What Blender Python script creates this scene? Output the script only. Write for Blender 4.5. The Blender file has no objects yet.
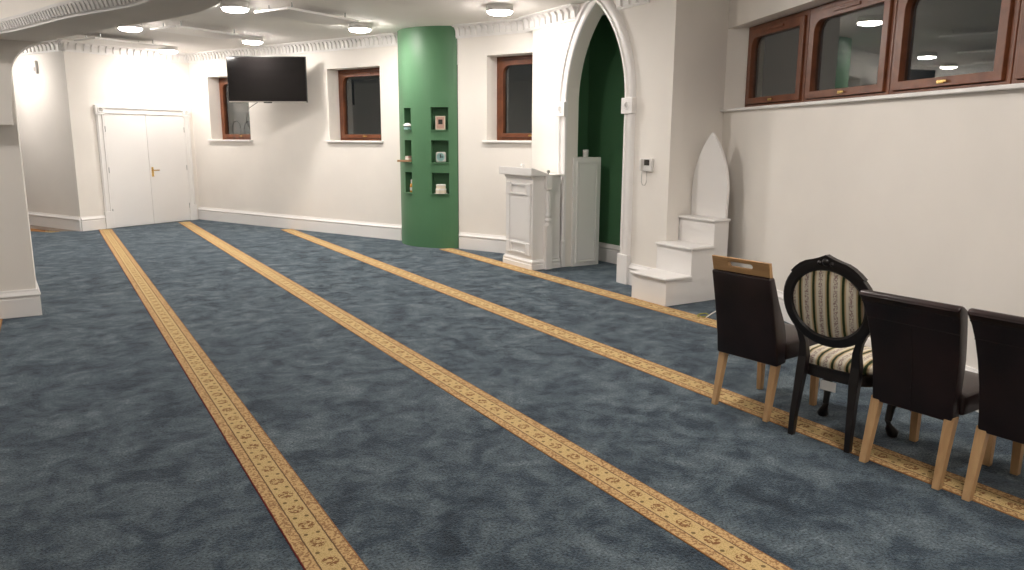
import bpy, bmesh, math, random
from math import sin, cos, pi, sqrt, atan2, radians, tan
from mathutils import Vector, Matrix, geometry

random.seed(4)
scene = bpy.context.scene
COL = scene.collection

# ------------------------------------------------------------------ camera, world, exposure
PITCH, YAW, ROLL, CAM_H, FPX = radians(10.91), radians(31.291), radians(0.278), 1.65, 761.05
fw = Vector((sin(YAW) * cos(PITCH), cos(YAW) * cos(PITCH), -sin(PITCH)))
rt = Vector((cos(YAW), -sin(YAW), 0.0))
up = rt.cross(fw)
r2 = rt * cos(ROLL) + up * sin(ROLL)
u2 = up * cos(ROLL) - rt * sin(ROLL)
cam_data = bpy.data.cameras.new('camera')
cam = bpy.data.objects.new('camera', cam_data)
COL.objects.link(cam)
M = Matrix(((r2.x, u2.x, -fw.x), (r2.y, u2.y, -fw.y), (r2.z, u2.z, -fw.z))).to_4x4()
M.translation = Vector((0, 0, CAM_H))
cam.matrix_world = M
cam_data.sensor_width = 36.0
cam_data.lens = FPX / 1024 * 36.0
cam_data.clip_end = 100
scene.camera = cam

w = bpy.data.worlds.new('world'); scene.world = w
w.use_nodes = True
w.node_tree.nodes['Background'].inputs[0].default_value = (0.05, 0.055, 0.06, 1)
w.node_tree.nodes['Background'].inputs[1].default_value = 0.25
scene.view_settings.view_transform = 'Standard'
scene.view_settings.look = 'None'
scene.view_settings.gamma = 1.0
scene.view_settings.use_curve_mapping = False
scene.view_settings.exposure = 0.08
LAMP_STRENGTH = 175.0
LAMP_COL = (1.0, 0.93, 0.87, 1)
CEIL = 3.24

# lamps: x, y, ceiling height (the first six are in view, the rest are unseen, most added to brighten the near and left parts)
LAMPS = [(4.93, 8.43, CEIL), (4.03, 10.85, CEIL), (3.07, 13.2, CEIL), (2.1, 15.45, CEIL), (2.14, 9.98, CEIL), (1.23, 12.56, CEIL),
         (3.1, 6.7, CEIL), (3.4, 4.0, CEIL), (2.9, 1.1, CEIL), (-.85, 16.2, CEIL), (-1.9, 11.8, CEIL), (-1.6, 6.7, CEIL), (.6, -.6, CEIL)]

# ------------------------------------------------------------------ node helpers
class V:
    """tiny expression builder for shader math"""
    def __init__(s, nt, sock): s.nt, s.s = nt, sock
    def _m(s, op, *o):
        n = s.nt.nodes.new('ShaderNodeMath'); n.operation = op
        for i, a in enumerate((s,) + o):
            if isinstance(a, V): s.nt.links.new(a.s, n.inputs[i])
            else: n.inputs[i].default_value = a
        return V(s.nt, n.outputs[0])
    def __add__(s, o): return s._m('ADD', o)
    def __sub__(s, o): return s._m('SUBTRACT', o)
    def __mul__(s, o): return s._m('MULTIPLY', o)
    def __truediv__(s, o): return s._m('DIVIDE', o)
    def lt(s, o): return s._m('LESS_THAN', o)
    def gt(s, o): return s._m('GREATER_THAN', o)
    def abs(s): return s._m('ABSOLUTE')
    def fract(s): return s._m('FRACT')
    def sqrt(s): return s._m('SQRT')
    def sin(s): return s._m('SINE')
    def max(s, o): return s._m('MAXIMUM', o)
    def min(s, o): return s._m('MINIMUM', o)

def newmat(name, col=(.8, .8, .8), rough=.5, spec=.5, metal=0.0, **kw):
    m = bpy.data.materials.new(name); m.use_nodes = True
    b = m.node_tree.nodes['Principled BSDF']
    b.inputs['Base Color'].default_value = (*col, 1)
    b.inputs['Roughness'].default_value = rough
    b.inputs['Specular IOR Level'].default_value = spec
    b.inputs['Metallic'].default_value = metal
    for k, v in kw.items():
        b.inputs[k.replace('_', ' ')].default_value = v
    return m

def coords(nt, kind='Object', scale=(1, 1, 1)):
    t = nt.nodes.new('ShaderNodeTexCoord'); mp = nt.nodes.new('ShaderNodeMapping')
    mp.inputs['Scale'].default_value = scale
    nt.links.new(t.outputs[kind], mp.inputs[0]); return mp.outputs[0]

def noise(nt, vec, scale, detail=3, rough=.5, dist=0.0):
    n = nt.nodes.new('ShaderNodeTexNoise'); nt.links.new(vec, n.inputs['Vector'])
    n.inputs['Scale'].default_value = scale; n.inputs['Detail'].default_value = detail
    n.inputs['Roughness'].default_value = rough; n.inputs['Distortion'].default_value = dist
    return n.outputs['Fac']

def ramp(nt, fac, stops):
    r = nt.nodes.new('ShaderNodeValToRGB'); nt.links.new(fac, r.inputs[0])
    el = r.color_ramp.elements
    while len(el) < len(stops): el.new(.5)
    for e, (p, c) in zip(el, stops): e.position = p; e.color = (*c, 1)
    return r.outputs[0]

def mix(nt, fac, a, b):
    n = nt.nodes.new('ShaderNodeMix'); n.data_type = 'RGBA'
    if hasattr(fac, 's'): fac = fac.s
    if isinstance(fac, (int, float)): n.inputs[0].default_value = fac
    else: nt.links.new(fac, n.inputs[0])
    for i, c in ((6, a), (7, b)):
        if isinstance(c, tuple): n.inputs[i].default_value = (*c, 1)
        else: nt.links.new(c, n.inputs[i])
    return n.outputs[2]

def bump(nt, h, strength, dist=.01):
    b = nt.nodes.new('ShaderNodeBump'); b.inputs['Strength'].default_value = strength
    b.inputs['Distance'].default_value = dist
    nt.links.new(h, b.inputs['Height'])
    nt.links.new(b.outputs[0], nt.nodes['Principled BSDF'].inputs['Normal'])

def setcol(nt, sock): nt.links.new(sock, nt.nodes['Principled BSDF'].inputs['Base Color'])

def painted(name, col, rough=.6, var=.03, spec=.4):
    m = newmat(name, col, rough, spec); nt = m.node_tree
    c = coords(nt); n = noise(nt, c, 1.3, 4)
    d = tuple(x * (1 - var) for x in col); e = tuple(min(1, x * (1 + var)) for x in col)
    setcol(nt, ramp(nt, n, [(.3, d), (.7, e)]))
    bump(nt, noise(nt, c, 90, 3), .08, .004)
    return m

def wood(name, c0, c1, rough=.4, scale=(3, 3, 40), spec=.5):
    m = newmat(name, c0, rough, spec); nt = m.node_tree
    c = coords(nt, 'Object', scale)
    n = noise(nt, c, 1.0, 4, .6, .6)
    setcol(nt, ramp(nt, n, [(.3, c0), (.7, c1)]))
    bump(nt, n, .1, .003)
    return m

MAT = {}
MAT['wall'] = painted('wall_paint', (.85, .81, .755), .75)
MAT['white'] = painted('white_gloss', (.87, .85, .83), .35, .02)
MAT['ceiling'] = painted('ceiling_paint', (.86, .83, .79), .85)
MAT['green'] = painted('green_paint', (.082, .20, .10), .45, .06)
MAT['mahogany'] = wood('mahogany_frame', (.115, .035, .014), (.21, .072, .030), .35, (5, 5, 5))
MAT['oak'] = wood('light_oak', (.46, .27, .125), (.60, .38, .19), .45, (22, 22, 3))
MAT['oak_rail'] = wood('light_oak_rail', (.42, .235, .10), (.56, .33, .15), .4, (22, 3, 30))
MAT['leather'] = newmat('brown_leather', (.022, .009, .009), .36, .5)
nt = MAT['leather'].node_tree; c = coords(nt)
setcol(nt, ramp(nt, noise(nt, c, 6, 4), [(.3, (.011, .005, .005)), (.7, (.024, .010, .010))]))
bump(nt, noise(nt, c, 140, 3), .12, .002)
MAT['lacquer'] = newmat('black_lacquer', (.012, .009, .009), .33, .5)
MAT['brass'] = newmat('brass', (.75, .52, .2), .25, .5, 1.0)
MAT['steel'] = newmat('steel', (.45, .45, .45), .35, .5, 1.0)
MAT['chrome'] = newmat('chrome_rim', (.8, .78, .75), .25, .5, 1.0)
MAT['screen'] = newmat('tv_glass', (.008, .007, .007), .09, .4)
MAT['bezel'] = newmat('black_plastic', (.02, .02, .02), .35)
MAT['grey_plastic'] = newmat('grey_plastic', (.38, .36, .33), .5)
MAT['white_plastic'] = newmat('white_plastic', (.78, .76, .73), .4)
MAT['dark_display'] = newmat('dark_display', (.06, .055, .05), .2)
MAT['paper'] = newmat('paper', (.75, .73, .70), .9)
MAT['brown_floor'] = wood('brown_threshold', (.17, .125, .095), (.24, .18, .14), .5, (4, 4, 4))
MAT['dark_gap'] = newmat('dark_gap', (.03, .025, .02), .8)

# pane: real transmissive glass over the night outside
MAT['glass'] = newmat('window_glass', (.72, .78, .76), .0, .5, Transmission_Weight=1.0, IOR=1.75)

m = newmat('lamp_diffuser', (.9, .88, .85), .5); MAT['diffuser'] = m
b = m.node_tree.nodes['Principled BSDF']
b.inputs['Emission Color'].default_value = LAMP_COL; b.inputs['Emission Strength'].default_value = LAMP_STRENGTH

# carpet: blue grey cut pile with brushed clouds
m = newmat('blue_carpet', (.07, .09, .12), .95, .15, Sheen_Weight=.25, Sheen_Roughness=.4); MAT['carpet'] = m
m.node_tree.nodes['Principled BSDF'].inputs['Sheen Tint'].default_value = (.75, .88, 1, 1)
nt = m.node_tree; c = coords(nt, 'Object', (1.0, 1.0, 1))
big = V(nt, noise(nt, c, 3.1, 7, .68, .8)); mid = V(nt, noise(nt, c, 6.5, 4, .65, .5))
fine = V(nt, noise(nt, c, 85, 3, .7))
h = big * .6 + mid * .4
colr = ramp(nt, h.s, [(.39, (.017, .027, .040)), (.46, (.040, .060, .080)), (.53, (.080, .108, .128)), (.62, (.140, .175, .195))])
fr = ramp(nt, fine.s, [(.34, (.12, .12, .12)), (.62, (1.55, 1.55, 1.55))])
mm = nt.nodes.new('ShaderNodeMix'); mm.data_type = 'RGBA'; mm.blend_type = 'MULTIPLY'; mm.inputs[0].default_value = .85
nt.links.new(colr, mm.inputs[6]); nt.links.new(fr, mm.inputs[7]); setcol(nt, mm.outputs[2])
bump(nt, (fine * .6 + mid * .8).s, .8, .02)

def border(name, edge):
    # woven border strip: local x across (0.215 wide), local y along
    m = newmat(name, (.55, .36, .16), .9, .15); MAT[name] = m
    nt = m.node_tree
    t = nt.nodes.new('ShaderNodeTexCoord'); sp = nt.nodes.new('ShaderNodeSeparateXYZ'); nt.links.new(t.outputs['Object'], sp.inputs[0])
    c = coords(nt)
    u = V(nt, sp.outputs[0]); y = V(nt, sp.outputs[1])
    wob = (V(nt, noise(nt, c, 25, 2)) - .5) * .006
    un = u + wob
    per = .165
    v = ((y / per).fract() - .5) * per
    vo = ((y / per + .5).fract() - .5) * per
    cell = V(nt, noise(nt, c, 75, 2, .7)); cell2 = V(nt, noise(nt, c, 170, 2, .6))
    r = (un * un + v * v * .8).sqrt()
    flower = r.lt(.034) * cell.gt(.49) * r.gt(.008)
    ro = ((un.abs() - .026) * (un.abs() - .026) + vo * vo).sqrt()
    dots = ro.lt(.0095)
    inner = un.abs().lt(.049)
    lines = (un.abs() - .051).abs().lt(.0032)
    outer = un.abs().gt(.054)
    scr = outer * cell.gt(.515)
    inner_bits = inner * cell2.gt(.55) * .6
    base = mix(nt, inner, (.60, .40, .19), (.62, .45, .22))
    base = mix(nt, scr * .7, base, (.22, .10, .045))
    base = mix(nt, inner_bits, base, (.36, .24, .07))
    base = mix(nt, flower * .95, base, (.22, .10, .04))
    base = mix(nt, dots * .85, base, (.12, .075, .03))
    base = mix(nt, lines * .9, base, (.11, .06, .035))
    base = mix(nt, un.lt(-.1015), base, edge)
    base = mix(nt, un.gt(.1015) * .8, base, (.27, .11, .04))
    setcol(nt, base); bump(nt, cell2.s, .5, .006)

border('border', (.34, .16, .06))
border('border_red', (.16, .022, .02))

# striped fabric: stripes across local y
m = newmat('striped_brocade', (.5, .45, .35), .7, .3); MAT['brocade'] = m
nt = m.node_tree
t = nt.nodes.new('ShaderNodeTexCoord'); sp = nt.nodes.new('ShaderNodeSeparateXYZ'); nt.links.new(t.outputs['Object'], sp.inputs[0])
c = coords(nt); y = V(nt, sp.outputs[1])
q = ((y + .012) / .082).fract()
dist = (q - .5).abs()
cn = V(nt, noise(nt, c, 150, 2)); 
base = mix(nt, dist.lt(.30), (.58, .44, .27), (.74, .68, .55))
base = mix(nt, dist.lt(.14) * cn.gt(.5), base, (.36, .25, .22))
base = mix(nt, dist.gt(.42), base, (.020, .035, .010))
base = mix(nt, (dist - .40).abs().lt(.015), base, (.30, .25, .10))
setcol(nt, base); bump(nt, cn.s, .25, .002)

# ------------------------------------------------------------------ mesh builder
class Fr:
    """wall frame: s along P0->P1, n into the room, z up"""
    def __init__(f, P0, P1, flip=False):
        f.o = Vector((P0[0], P0[1], 0)); d = Vector((P1[0] - P0[0], P1[1] - P0[1], 0)); f.L = d.length; f.d = d.normalized()
        f.n = Vector((f.d.y, -f.d.x, 0))
        if flip: f.n = -f.n
    def __call__(f, p): return f.o + f.d * p[0] + f.n * p[1] + Vector((0, 0, p[2]))
    def xy(f, s, n=0):
        p = f((s, n, 0)); return (p.x, p.y)

class MB:
    def __init__(s, xf=None): s.v, s.f, s.xf = [], [], xf
    def add(s, vs, fs):
        o = len(s.v); s.v += [tuple(p) for p in vs]; s.f += [tuple(i + o for i in f) for f in fs]; return s
    def box(s, x0, x1, y0, y1, z0, z1):
        vs = [(x, y, z) for z in (z0, z1) for y in (y0, y1) for x in (x0, x1)]
        return s.add(vs, [(0, 2, 3, 1), (4, 5, 7, 6), (0, 1, 5, 4), (2, 6, 7, 3), (0, 4, 6, 2), (1, 3, 7, 5)])
    def loft(s, loops, cap=True, closed=True):
        """list of loops of equal length"""
        n = len(loops[0]); vs = [p for l in loops for p in l]; fs = []
        for k in range(len(loops) - 1):
            for i in range(n if closed else n - 1):
                j = (i + 1) % n
                fs.append((k * n + i, k * n + j, (k + 1) * n + j, (k + 1) * n + i))
        if cap: fs += [tuple(range(n))[::-1], tuple(range((len(loops) - 1) * n, len(loops) * n))]
        return s.add(vs, fs)
    def prism(s, poly, axis, a, b):
        """poly in the two other axes, in order; axis 'x','y' or 'z'"""
        def mk(p, t): return {'x': (t, p[0], p[1]), 'y': (p[0], t, p[1]), 'z': (p[0], p[1], t)}[axis]
        tri = geometry.tessellate_polygon([[Vector((p[0], p[1], 0)) for p in poly]])
        n = len(poly); vs = [mk(p, a) for p in poly] + [mk(p, b) for p in poly]
        fs = [tuple(t) for t in tri] + [tuple(i + n for i in t[::-1]) for t in tri]
        fs += [(i, (i + 1) % n, (i + 1) % n + n, i + n) for i in range(n)]
        return s.add(vs, fs)
    def lathe(s, prof, c=(0, 0, 0), seg=20, axis='z'):
        loops = []
        for r, h in prof:
            l = []
            for k in range(seg):
                a = 2 * pi * k / seg; x, y = r * cos(a), r * sin(a)
                p = {'z': (x, y, h), 'x': (h, x, y), 'y': (x, h, y)}[axis]
                l.append((c[0] + p[0], c[1] + p[1], c[2] + p[2]))
            loops.append(l)
        return s.loft(loops)
    def tube(s, pts, r, seg=8, rs=None):
        pts = [Vector(p) for p in pts]; loops = []
        for i, p in enumerate(pts):
            t = (pts[min(i + 1, len(pts) - 1)] - pts[max(i - 1, 0)]).normalized()
            a = t.cross(Vector((0, 0, 1)))
            if a.length < .1: a = t.cross(Vector((0, 1, 0)))
            a.normalize(); b2 = t.cross(a)
            rr = rs[i] if rs else r
            loops.append([p + (a * cos(2 * pi * k / seg) + b2 * sin(2 * pi * k / seg)) * rr for k in range(seg)])
        return s.loft(loops)
    def bar(s, pts, sizes):
        """rectangular section through points, sizes (x half, y half) per point, mostly vertical bars"""
        loops = []
        for p, (a, b2) in zip(pts, sizes):
            x, y, z = p
            loops.append([(x - a, y - b2, z), (x + a, y - b2, z), (x + a, y + b2, z), (x - a, y + b2, z)])
        return s.loft(loops)
    def build(s, name, mat, parent=None, bevel=0, smooth=False, seg=2, weld=False):
        me = bpy.data.meshes.new(name)
        vs = [s.xf(p) for p in s.v] if s.xf else s.v
        me.from_pydata([tuple(p) for p in vs], [], s.f)
        bm = bmesh.new(); bm.from_mesh(me)
        if weld: bmesh.ops.remove_doubles(bm, verts=bm.verts, dist=1e-5)
        bmesh.ops.recalc_face_normals(bm, faces=bm.faces); bm.to_mesh(me); bm.free()
        o = bpy.data.objects.new(name, me); COL.objects.link(o)
        me.materials.append(MAT[mat])
        if parent: o.parent = parent
        if bevel:
            md = o.modifiers.new('bevel', 'BEVEL'); md.width = bevel; md.segments = seg; md.limit_method = 'ANGLE'; md.angle_limit = radians(40)
        if smooth:
            for p in me.polygons: p.use_smooth = True
            if not bevel:
                me.set_sharp_from_angle(angle=radians(50))
        return o

def tag(o, label, cat, group=None, kind=None):
    o['label'] = label; o['category'] = cat
    if group: o['group'] = group
    if kind: o['kind'] = kind
    return o

def thing(name, label, cat, loc=(0, 0, 0), rz=0, group=None, kind=None):
    o = bpy.data.objects.new(name, None); COL.objects.link(o); o.empty_display_size = .1
    o.location = loc; o.rotation_euler = (0, 0, rz)
    return tag(o, label, cat, group, kind)

def struct(o, label, cat): return tag(o, label, cat, kind='structure')

def dup(root, label, loc, rz=0):
    r = root.copy(); COL.objects.link(r); r.location = loc; r.rotation_euler = (0, 0, rz); r['label'] = label
    for ch in list(root.children):
        c2 = ch.copy(); COL.objects.link(c2); c2.parent = r
        for g in list(ch.children):
            d = g.copy(); COL.objects.link(d); d.parent = c2
    return r

# ------------------------------------------------------------------ plan of the room
C = (2.60, 16.55)                      # corner door wall / screen wall
FT = Fr(C, (4.90, 11.487))             # screen wall; n must point into the room (-x)
if FT.n.x > 0: FT.n = -FT.n
F3 = Fr((5.277, 10.256), (5.277 + .4177 * 2, 10.256 - .9086 * 2))
if F3.n.x > 0: F3.n = -F3.n
FM = Fr((5.728, 8.92), (5.628, 6.08))  # arch wall
if FM.n.x > 0: FM.n = -FM.n
LV = (.45, 15.40)
FD = Fr(LV, C)
if FD.n.y > 0: FD.n = -FD.n
FL = Fr((-1.87, 20.1), LV)
if FL.n.x > 0: FL.n = -FL.n
RI = (6.403, 6.10)
FR = Fr(RI, (RI[0] - .38703 * 8.6, RI[1] - .92207 * 8.6))
if FR.n.x > 0: FR.n = -FR.n
TH = .35

def slab(F, s0, s1, z0, z1, n0, n1=0.0, mb=None):
    mb = mb or MB(F); mb.box(s0, s1, n0, n1, z0, z1); return mb

def wall_with_holes(F, s0, s1, holes, label, name, top=CEIL + .1):
    mb = MB(F); cur = s0
    for (a, b2, z0, z1) in holes:
        if a > cur: mb.box(cur, a, -TH, 0, -.05, top)
        mb.box(a, b2, -TH, 0, -.05, z0); mb.box(a, b2, -TH, 0, z1, top); cur = b2
    if s1 > cur: mb.box(cur, s1, -TH, 0, -.05, top)
    return struct(mb.build(name, 'wall'), label, 'wall')

# floor, ceilings
struct(MB().box(-6, 8, -4, 21, -.12, 0).build('floor', 'carpet'), 'mottled blue grey pile carpet covering the whole floor', 'floor')
struct(MB().box(-6, 8, -4, 21, CEIL, CEIL + .12).build('ceiling', 'ceiling'), 'flat white plaster ceiling with round lamps', 'ceiling')

# far walls
def s_of(F, x, y): return (Vector((x, y, 0)) - F.o).dot(F.d)
w1 = s_of(FT, 2.800, 16.01); w2 = s_of(FT, 4.205, 12.98); WW = 1.215
wall_with_holes(FT, 0, FT.L + .0, [(w1, w1 + WW, 1.60, 2.78), (w2, w2 + WW, 1.60, 2.78)], 'long white wall with two small windows and the screen', 'wall_back')
w3 = s_of(F3, 5.50, 9.77)
wall_with_holes(F3, .01, 1.75, [(w3, w3 + WW, 1.62, 2.80)], 'short white wall between green column and pointed arch', 'wall_centre')
wall_with_holes(FD, 0, FD.L + .3, [], 'far white wall holding the double door', 'wall_far')
wall_with_holes(FL, 0, FL.L - .0, [], 'white wall running back at the far left behind the pillar', 'wall_left')

# closing walls out of view
struct(MB().box(-5.3, -5, -3, 20.4, 0, CEIL).build('wall_side', 'wall'), 'plain white side wall of the hall', 'wall')
struct(MB().box(-5, -1.87, 20.1, 20.4, 0, CEIL).build('wall_end', 'wall'), 'plain white end wall of the hall', 'wall')
struct(MB().box(-5.3, 4.2, -2.3, -2, 0, CEIL).build('wall_rear', 'wall'), 'plain white wall behind the viewpoint', 'wall')

# ---- arch wall
aL, aR = s_of(FM, 5.70, 8.045), s_of(FM, 5.66, 6.845)
sm = (aL + aR) / 2; hw = (aR - aL) / 2; ZS, ZA = 2.08, 3.205
rise = ZA - ZS
RAD = (hw * hw + rise * rise) / (2 * hw)
def arch_pts(off, n=14):
    """left foot to apex to right foot at offset off from the opening edge"""
    R_ = RAD + off; cx = aL + RAD; ang = math.acos(max(-1, min(1, (cx - sm) / R_)))
    left = [(cx - R_ * cos(ang * k / n), ZS + R_ * sin(ang * k / n)) for k in range(n + 1)]
    right = [(2 * sm - a, b2) for a, b2 in left[:-1]][::-1]
    return [(aL - off, 0.0)] + left + right + [(aR + off, 0.0)]
mb = MB(FM); D = -.165
o_ = arch_pts(0); top = CEIL + .1
mb.box(0, aL, D, 0, -.05, top); mb.box(aR, FM.L, D, 0, -.05, top)
n_ = len(o_)
for k in range(1, n_ - 2):
    (a, za), (b2, zb) = o_[k], o_[k + 1]
    mb.add([(a, 0, za), (b2, 0, zb), (b2, 0, top), (a, 0, top), (a, D, za), (b2, D, zb), (b2, D, top), (a, D, top)],
           [(0, 1, 2, 3), (4, 7, 6, 5), (0, 4, 5, 1), (3, 2, 6, 7)])
mb.box(FM.L - .0, FM.L + .002, D, 0, -.05, top)
struct(mb.build('wall_arch', 'wall'), 'white wall pierced by the tall pointed arch', 'wall')
# alcove face beside the stair
struct(MB().box(5.63 + .165 - .01, 7.0, 6.10, 6.34, -.05, CEIL + .1).build('wall_alcove', 'wall'), 'shaded white return wall behind the stair', 'wall')
# front closing piece between return and arch wall face
# niche behind the arch
nx = 6.45
struct(MB().box(nx, nx + .1, 6.45, 8.7, 0, CEIL).build('wall_niche', 'green'), 'green painted back wall inside the pointed arch', 'wall')
mb = MB(); mb.box(5.86, nx, 8.62, 8.7, 0, CEIL); mb.box(5.84, nx, 6.40, 6.5, 0, CEIL)
struct(mb.build('wall_niche_sides', 'green'), 'green side walls inside the pointed arch', 'wall')

# arch moulding: ridged architrave swept round the opening
prof = [(0, 0), (0, .028), (.018, .042), (.04, .042), (.052, .026), (.10, .026), (.112, .05), (.148, .05), (.16, .036), (.166, 0)]
loops = []
for off, h in prof:
    loops.append([(a, h, min(z, CEIL - .004)) for a, z in arch_pts(off)])
mb = MB(FM)
mb.loft(loops, cap=False, closed=False)
arch = struct(mb.build('trim_1', 'white', smooth=True), 'white ridged moulding round the tall pointed arch', 'arch moulding')
for sx in (-1, 1):
    cx = sm + sx * (hw + .083)
    MB(FM).box(cx - .097, cx + .097, 0, .065, 1.925, 2.10).build('corner_block', 'white', arch, .006)
    MB(FM).lathe([(0, .065), (.03, .065), (.036, .071), (.045, .071), (.05, .065)], (cx, 0, 2.0125), 20, 'y').build('rosette', 'white', arch)
    MB(FM).box(cx - .095, cx + .095, 0, .06, 0, .34).build('plinth_block', 'white', arch, .006)

# ---- right wall with the long window recess
REC = -.17; Z0, Z1 = 1.955, 2.815
mb = MB(FR)
mb.box(0, FR.L, -TH, 0, -.05, Z0)
mb.box(0, FR.L, -TH, 0, Z1, CEIL + .1)
mb.box(5.08, FR.L, -TH, 0, Z0, Z1)
mb.prism([(-.3, 0), (-.3, -TH), (.148, -TH), (.148, REC - .05), (.148, REC), (0, 0)], 'z', -.05, CEIL + .1)
struct(mb.build('wall_right', 'wall'), 'white right wall under the long window band', 'wall')

# ---- green column with six niches
P0c, P1c = Vector((4.9, 11.487)), Vector((5.277, 10.256))
ch = P1c - P0c; Lc = ch.length; tc = ch / Lc; nc = Vector((tc.y, -tc.x)); nc = nc if nc.x < 0 else -nc
sag = .33; Rc = ((Lc / 2) ** 2 + sag ** 2) / (2 * sag); cc = (P0c + P1c) / 2 + nc * (sag - Rc)
half = math.degrees(math.asin(Lc / 2 / Rc))
def cyl(a, z, dr=0.0):
    a = radians(a); p = cc + (Rc + dr) * (cos(a) * nc + sin(a) * tc); return (p.x, p.y, z)
NL, NRt = (-15.0, -1.5), (25.2, 44.5)
rows = [(.825, 1.135), (1.29, 1.615), (1.77, 2.095)]
angs = sorted(set([-half + 2 * half * k / 26 for k in range(27)] + [*NL, *NRt]))
zs = sorted([0.0, CEIL] + [z for r_ in rows for z in r_])
mb = MB()
for i in range(len(angs) - 1):
    for j in range(len(zs) - 1):
        am = (angs[i] + angs[i + 1]) / 2; zm = (zs[j] + zs[j + 1]) / 2
        if any(a0 < am < a1 for a0, a1 in (NL, NRt)) and any(z0 < zm < z1 for z0, z1 in rows): continue
        mb.add([cyl(angs[i], zs[j]), cyl(angs[i + 1], zs[j]), cyl(angs[i + 1], zs[j + 1]), cyl(angs[i], zs[j + 1])], [(0, 1, 2, 3)])
DEP = .17
niche_c = []
for (a0, a1) in (NL, NRt):
    am = radians((a0 + a1) / 2); nd = cos(am) * nc + sin(am) * tc
    for z0, z1 in rows:
        f0, f1 = Vector(cyl(a0, 0)), Vector(cyl(a1, 0)); inn = Vector((-nd.x * DEP, -nd.y * DEP, 0))
        steps = [a0] + [a for a in angs if a0 < a < a1] + [a1]
        back = [f0 + inn, f1 + inn]
        vs = [f0 + Vector((0, 0, z0)), f1 + Vector((0, 0, z0)), back[1] + Vector((0, 0, z0)), back[0] + Vector((0, 0, z0)),
              f0 + Vector((0, 0, z1)), f1 + Vector((0, 0, z1)), back[1] + Vector((0, 0, z1)), back[0] + Vector((0, 0, z1))]
        mb.add(vs, [(3, 2, 6, 7), (0, 3, 7, 4), (1, 5, 6, 2)])
        for zz in (z0, z1):
            arcp = [Vector(cyl(a, zz)) for a in steps]
            mb.add(arcp + [back[1] + Vector((0, 0, zz)), back[0] + Vector((0, 0, zz))], [tuple(range(len(arcp) + 2))])
        mid_ = (f0 + f1) / 2
        niche_c.append((mid_, nd, z0))
colm = struct(mb.build('wall_column', 'green', smooth=True), 'bulging green column with six small square niches', 'column')
for (a0, a1) in (NL, NRt):            # small lips under each opening
    for z0, z1 in rows:
        mb = MB(); pts = [a0 - .8, (a0 + a1) / 2, a1 + .8]
        mb.loft([[cyl(a, z0 - .016, -.02), cyl(a, z0 - .016, .028), cyl(a, z0, .028), cyl(a, z0, -.02)] for a in pts])
        mb.build('niche_lip', 'green', colm)

# ---- pillar and curved beam at the left
FP = Fr((-1.3, 8.262), (-.18, 8.262))
struct(MB().box(-1.3, -.18, 8.262, 8.72, 0, 2.6).build('wall_pillar', 'wall'), 'thick white pillar at the left edge', 'pillar')
near = [(-5, 7.85), (-.9, 7.85), (-.36, 7.78), (-.21, 7.69), (-.05, 7.28), (.08, 6.88), (.25, 6.34), (.47, 5.86), (.58, 5.60), (.66, 5.26), (.72, 4.7), (.62, 3.9), (.3, 3.2), (-.4, 2.75), (-1.5, 2.55), (-5, 2.5)]
far = [(-5, 8.72), (-1.0, 8.72), (-.5, 8.72), (-.1, 8.5), (.13, 7.95), (.28, 7.50), (.45, 6.98), (.71, 6.34), (.85, 6.03), (.95, 5.70), (1.01, 5.36), (1.01, 4.5), (.85, 3.6), (.45, 2.8), (-.3, 2.35), (-5, 2.1)]
def smooth_poly(p, it=2):
    for _ in range(it):
        q_ = [p[0]]
        for a, b2 in zip(p, p[1:]):
            q_ += [(a[0] * .75 + b2[0] * .25, a[1] * .75 + b2[1] * .25), (a[0] * .25 + b2[0] * .75, a[1] * .25 + b2[1] * .75)]
        p = q_ + [p[-1]]
    return p
nearS, farS = smooth_poly(near), smooth_poly(far)
ZB = 2.46
mb = MB()
mb.loft([[(a[0], a[1], ZB), (b2[0], b2[1], ZB), (b2[0], b2[1], CEIL), (a[0], a[1], CEIL)] for a, b2 in zip(nearS, farS)])
struct(mb.build('ceiling_beam', 'wall', smooth=True), 'curved grey bulkhead beam sweeping overhead from the pillar', 'beam')
# haunch: rounded drop where the beam lands on the pillar
prof = [(-1.25, 1.745), (-.205, 1.745), (-.20, 1.95), (-.18, 2.15)]
prof += [(.13 - .31 * cos(a), 2.15 + .31 * sin(a)) for a in [radians(90 * k / 10) for k in range(1, 11)]] + [(-1.25, ZB)]
struct(MB().prism(prof, 'y', 8.08, 8.262).build('wall_haunch', 'wall', smooth=True), 'rounded haunch where the beam meets the pillar', 'haunch')

# ------------------------------------------------------------------ skirting and cornices
SK = [(0, 0), (.028, 0), (.028, .165), (.022, .178), (.022, .186), (.036, .196), (.036, .204), (.018, .232), (.014, .25), (0, .25)]
def skirt(name, F, s0, s1, label, n0=0.0):
    mb = MB(F); mb.loft([[(s, n0 + a, z) for a, z in SK] for s in (s0, s1)])
    return struct(mb.build(name, 'white'), label, 'skirting board')
skirt('baseboard_back', FT, 0, FT.L - .02, 'white skirting board under the screen wall')
skirt('baseboard_centre', F3, .03, 1.6, 'white skirting board right of the green column')
skirt('baseboard_arch_right', FM, aR + .18, FM.L - .0, 'white skirting board right of the arch')
skirt('baseboard_arch_left', FM, 0, aL - .18, 'white skirting board left of the arch')
skirt('baseboard_left', FL, 0, FL.L + .0, 'white skirting board of the far left wall')
skirt('baseboard_right', FR, 0, FR.L, 'white skirting board below the long window band')
Fn = Fr((nx, 8.62), (nx, 6.5)); Fn.n = Vector((-1, 0, 0))
skirt('baseboard_niche', Fn, 0, 2.12, 'white skirting board at the back of the arch niche')
mb = MB()
def pil_loop(e, z): return [(-1.3 - e, 8.262 - e, z), (-.18 + e, 8.262 - e, z), (-.18 + e * .3, 8.72 + e, z), (-1.3 - e, 8.72 + e, z)]
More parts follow.
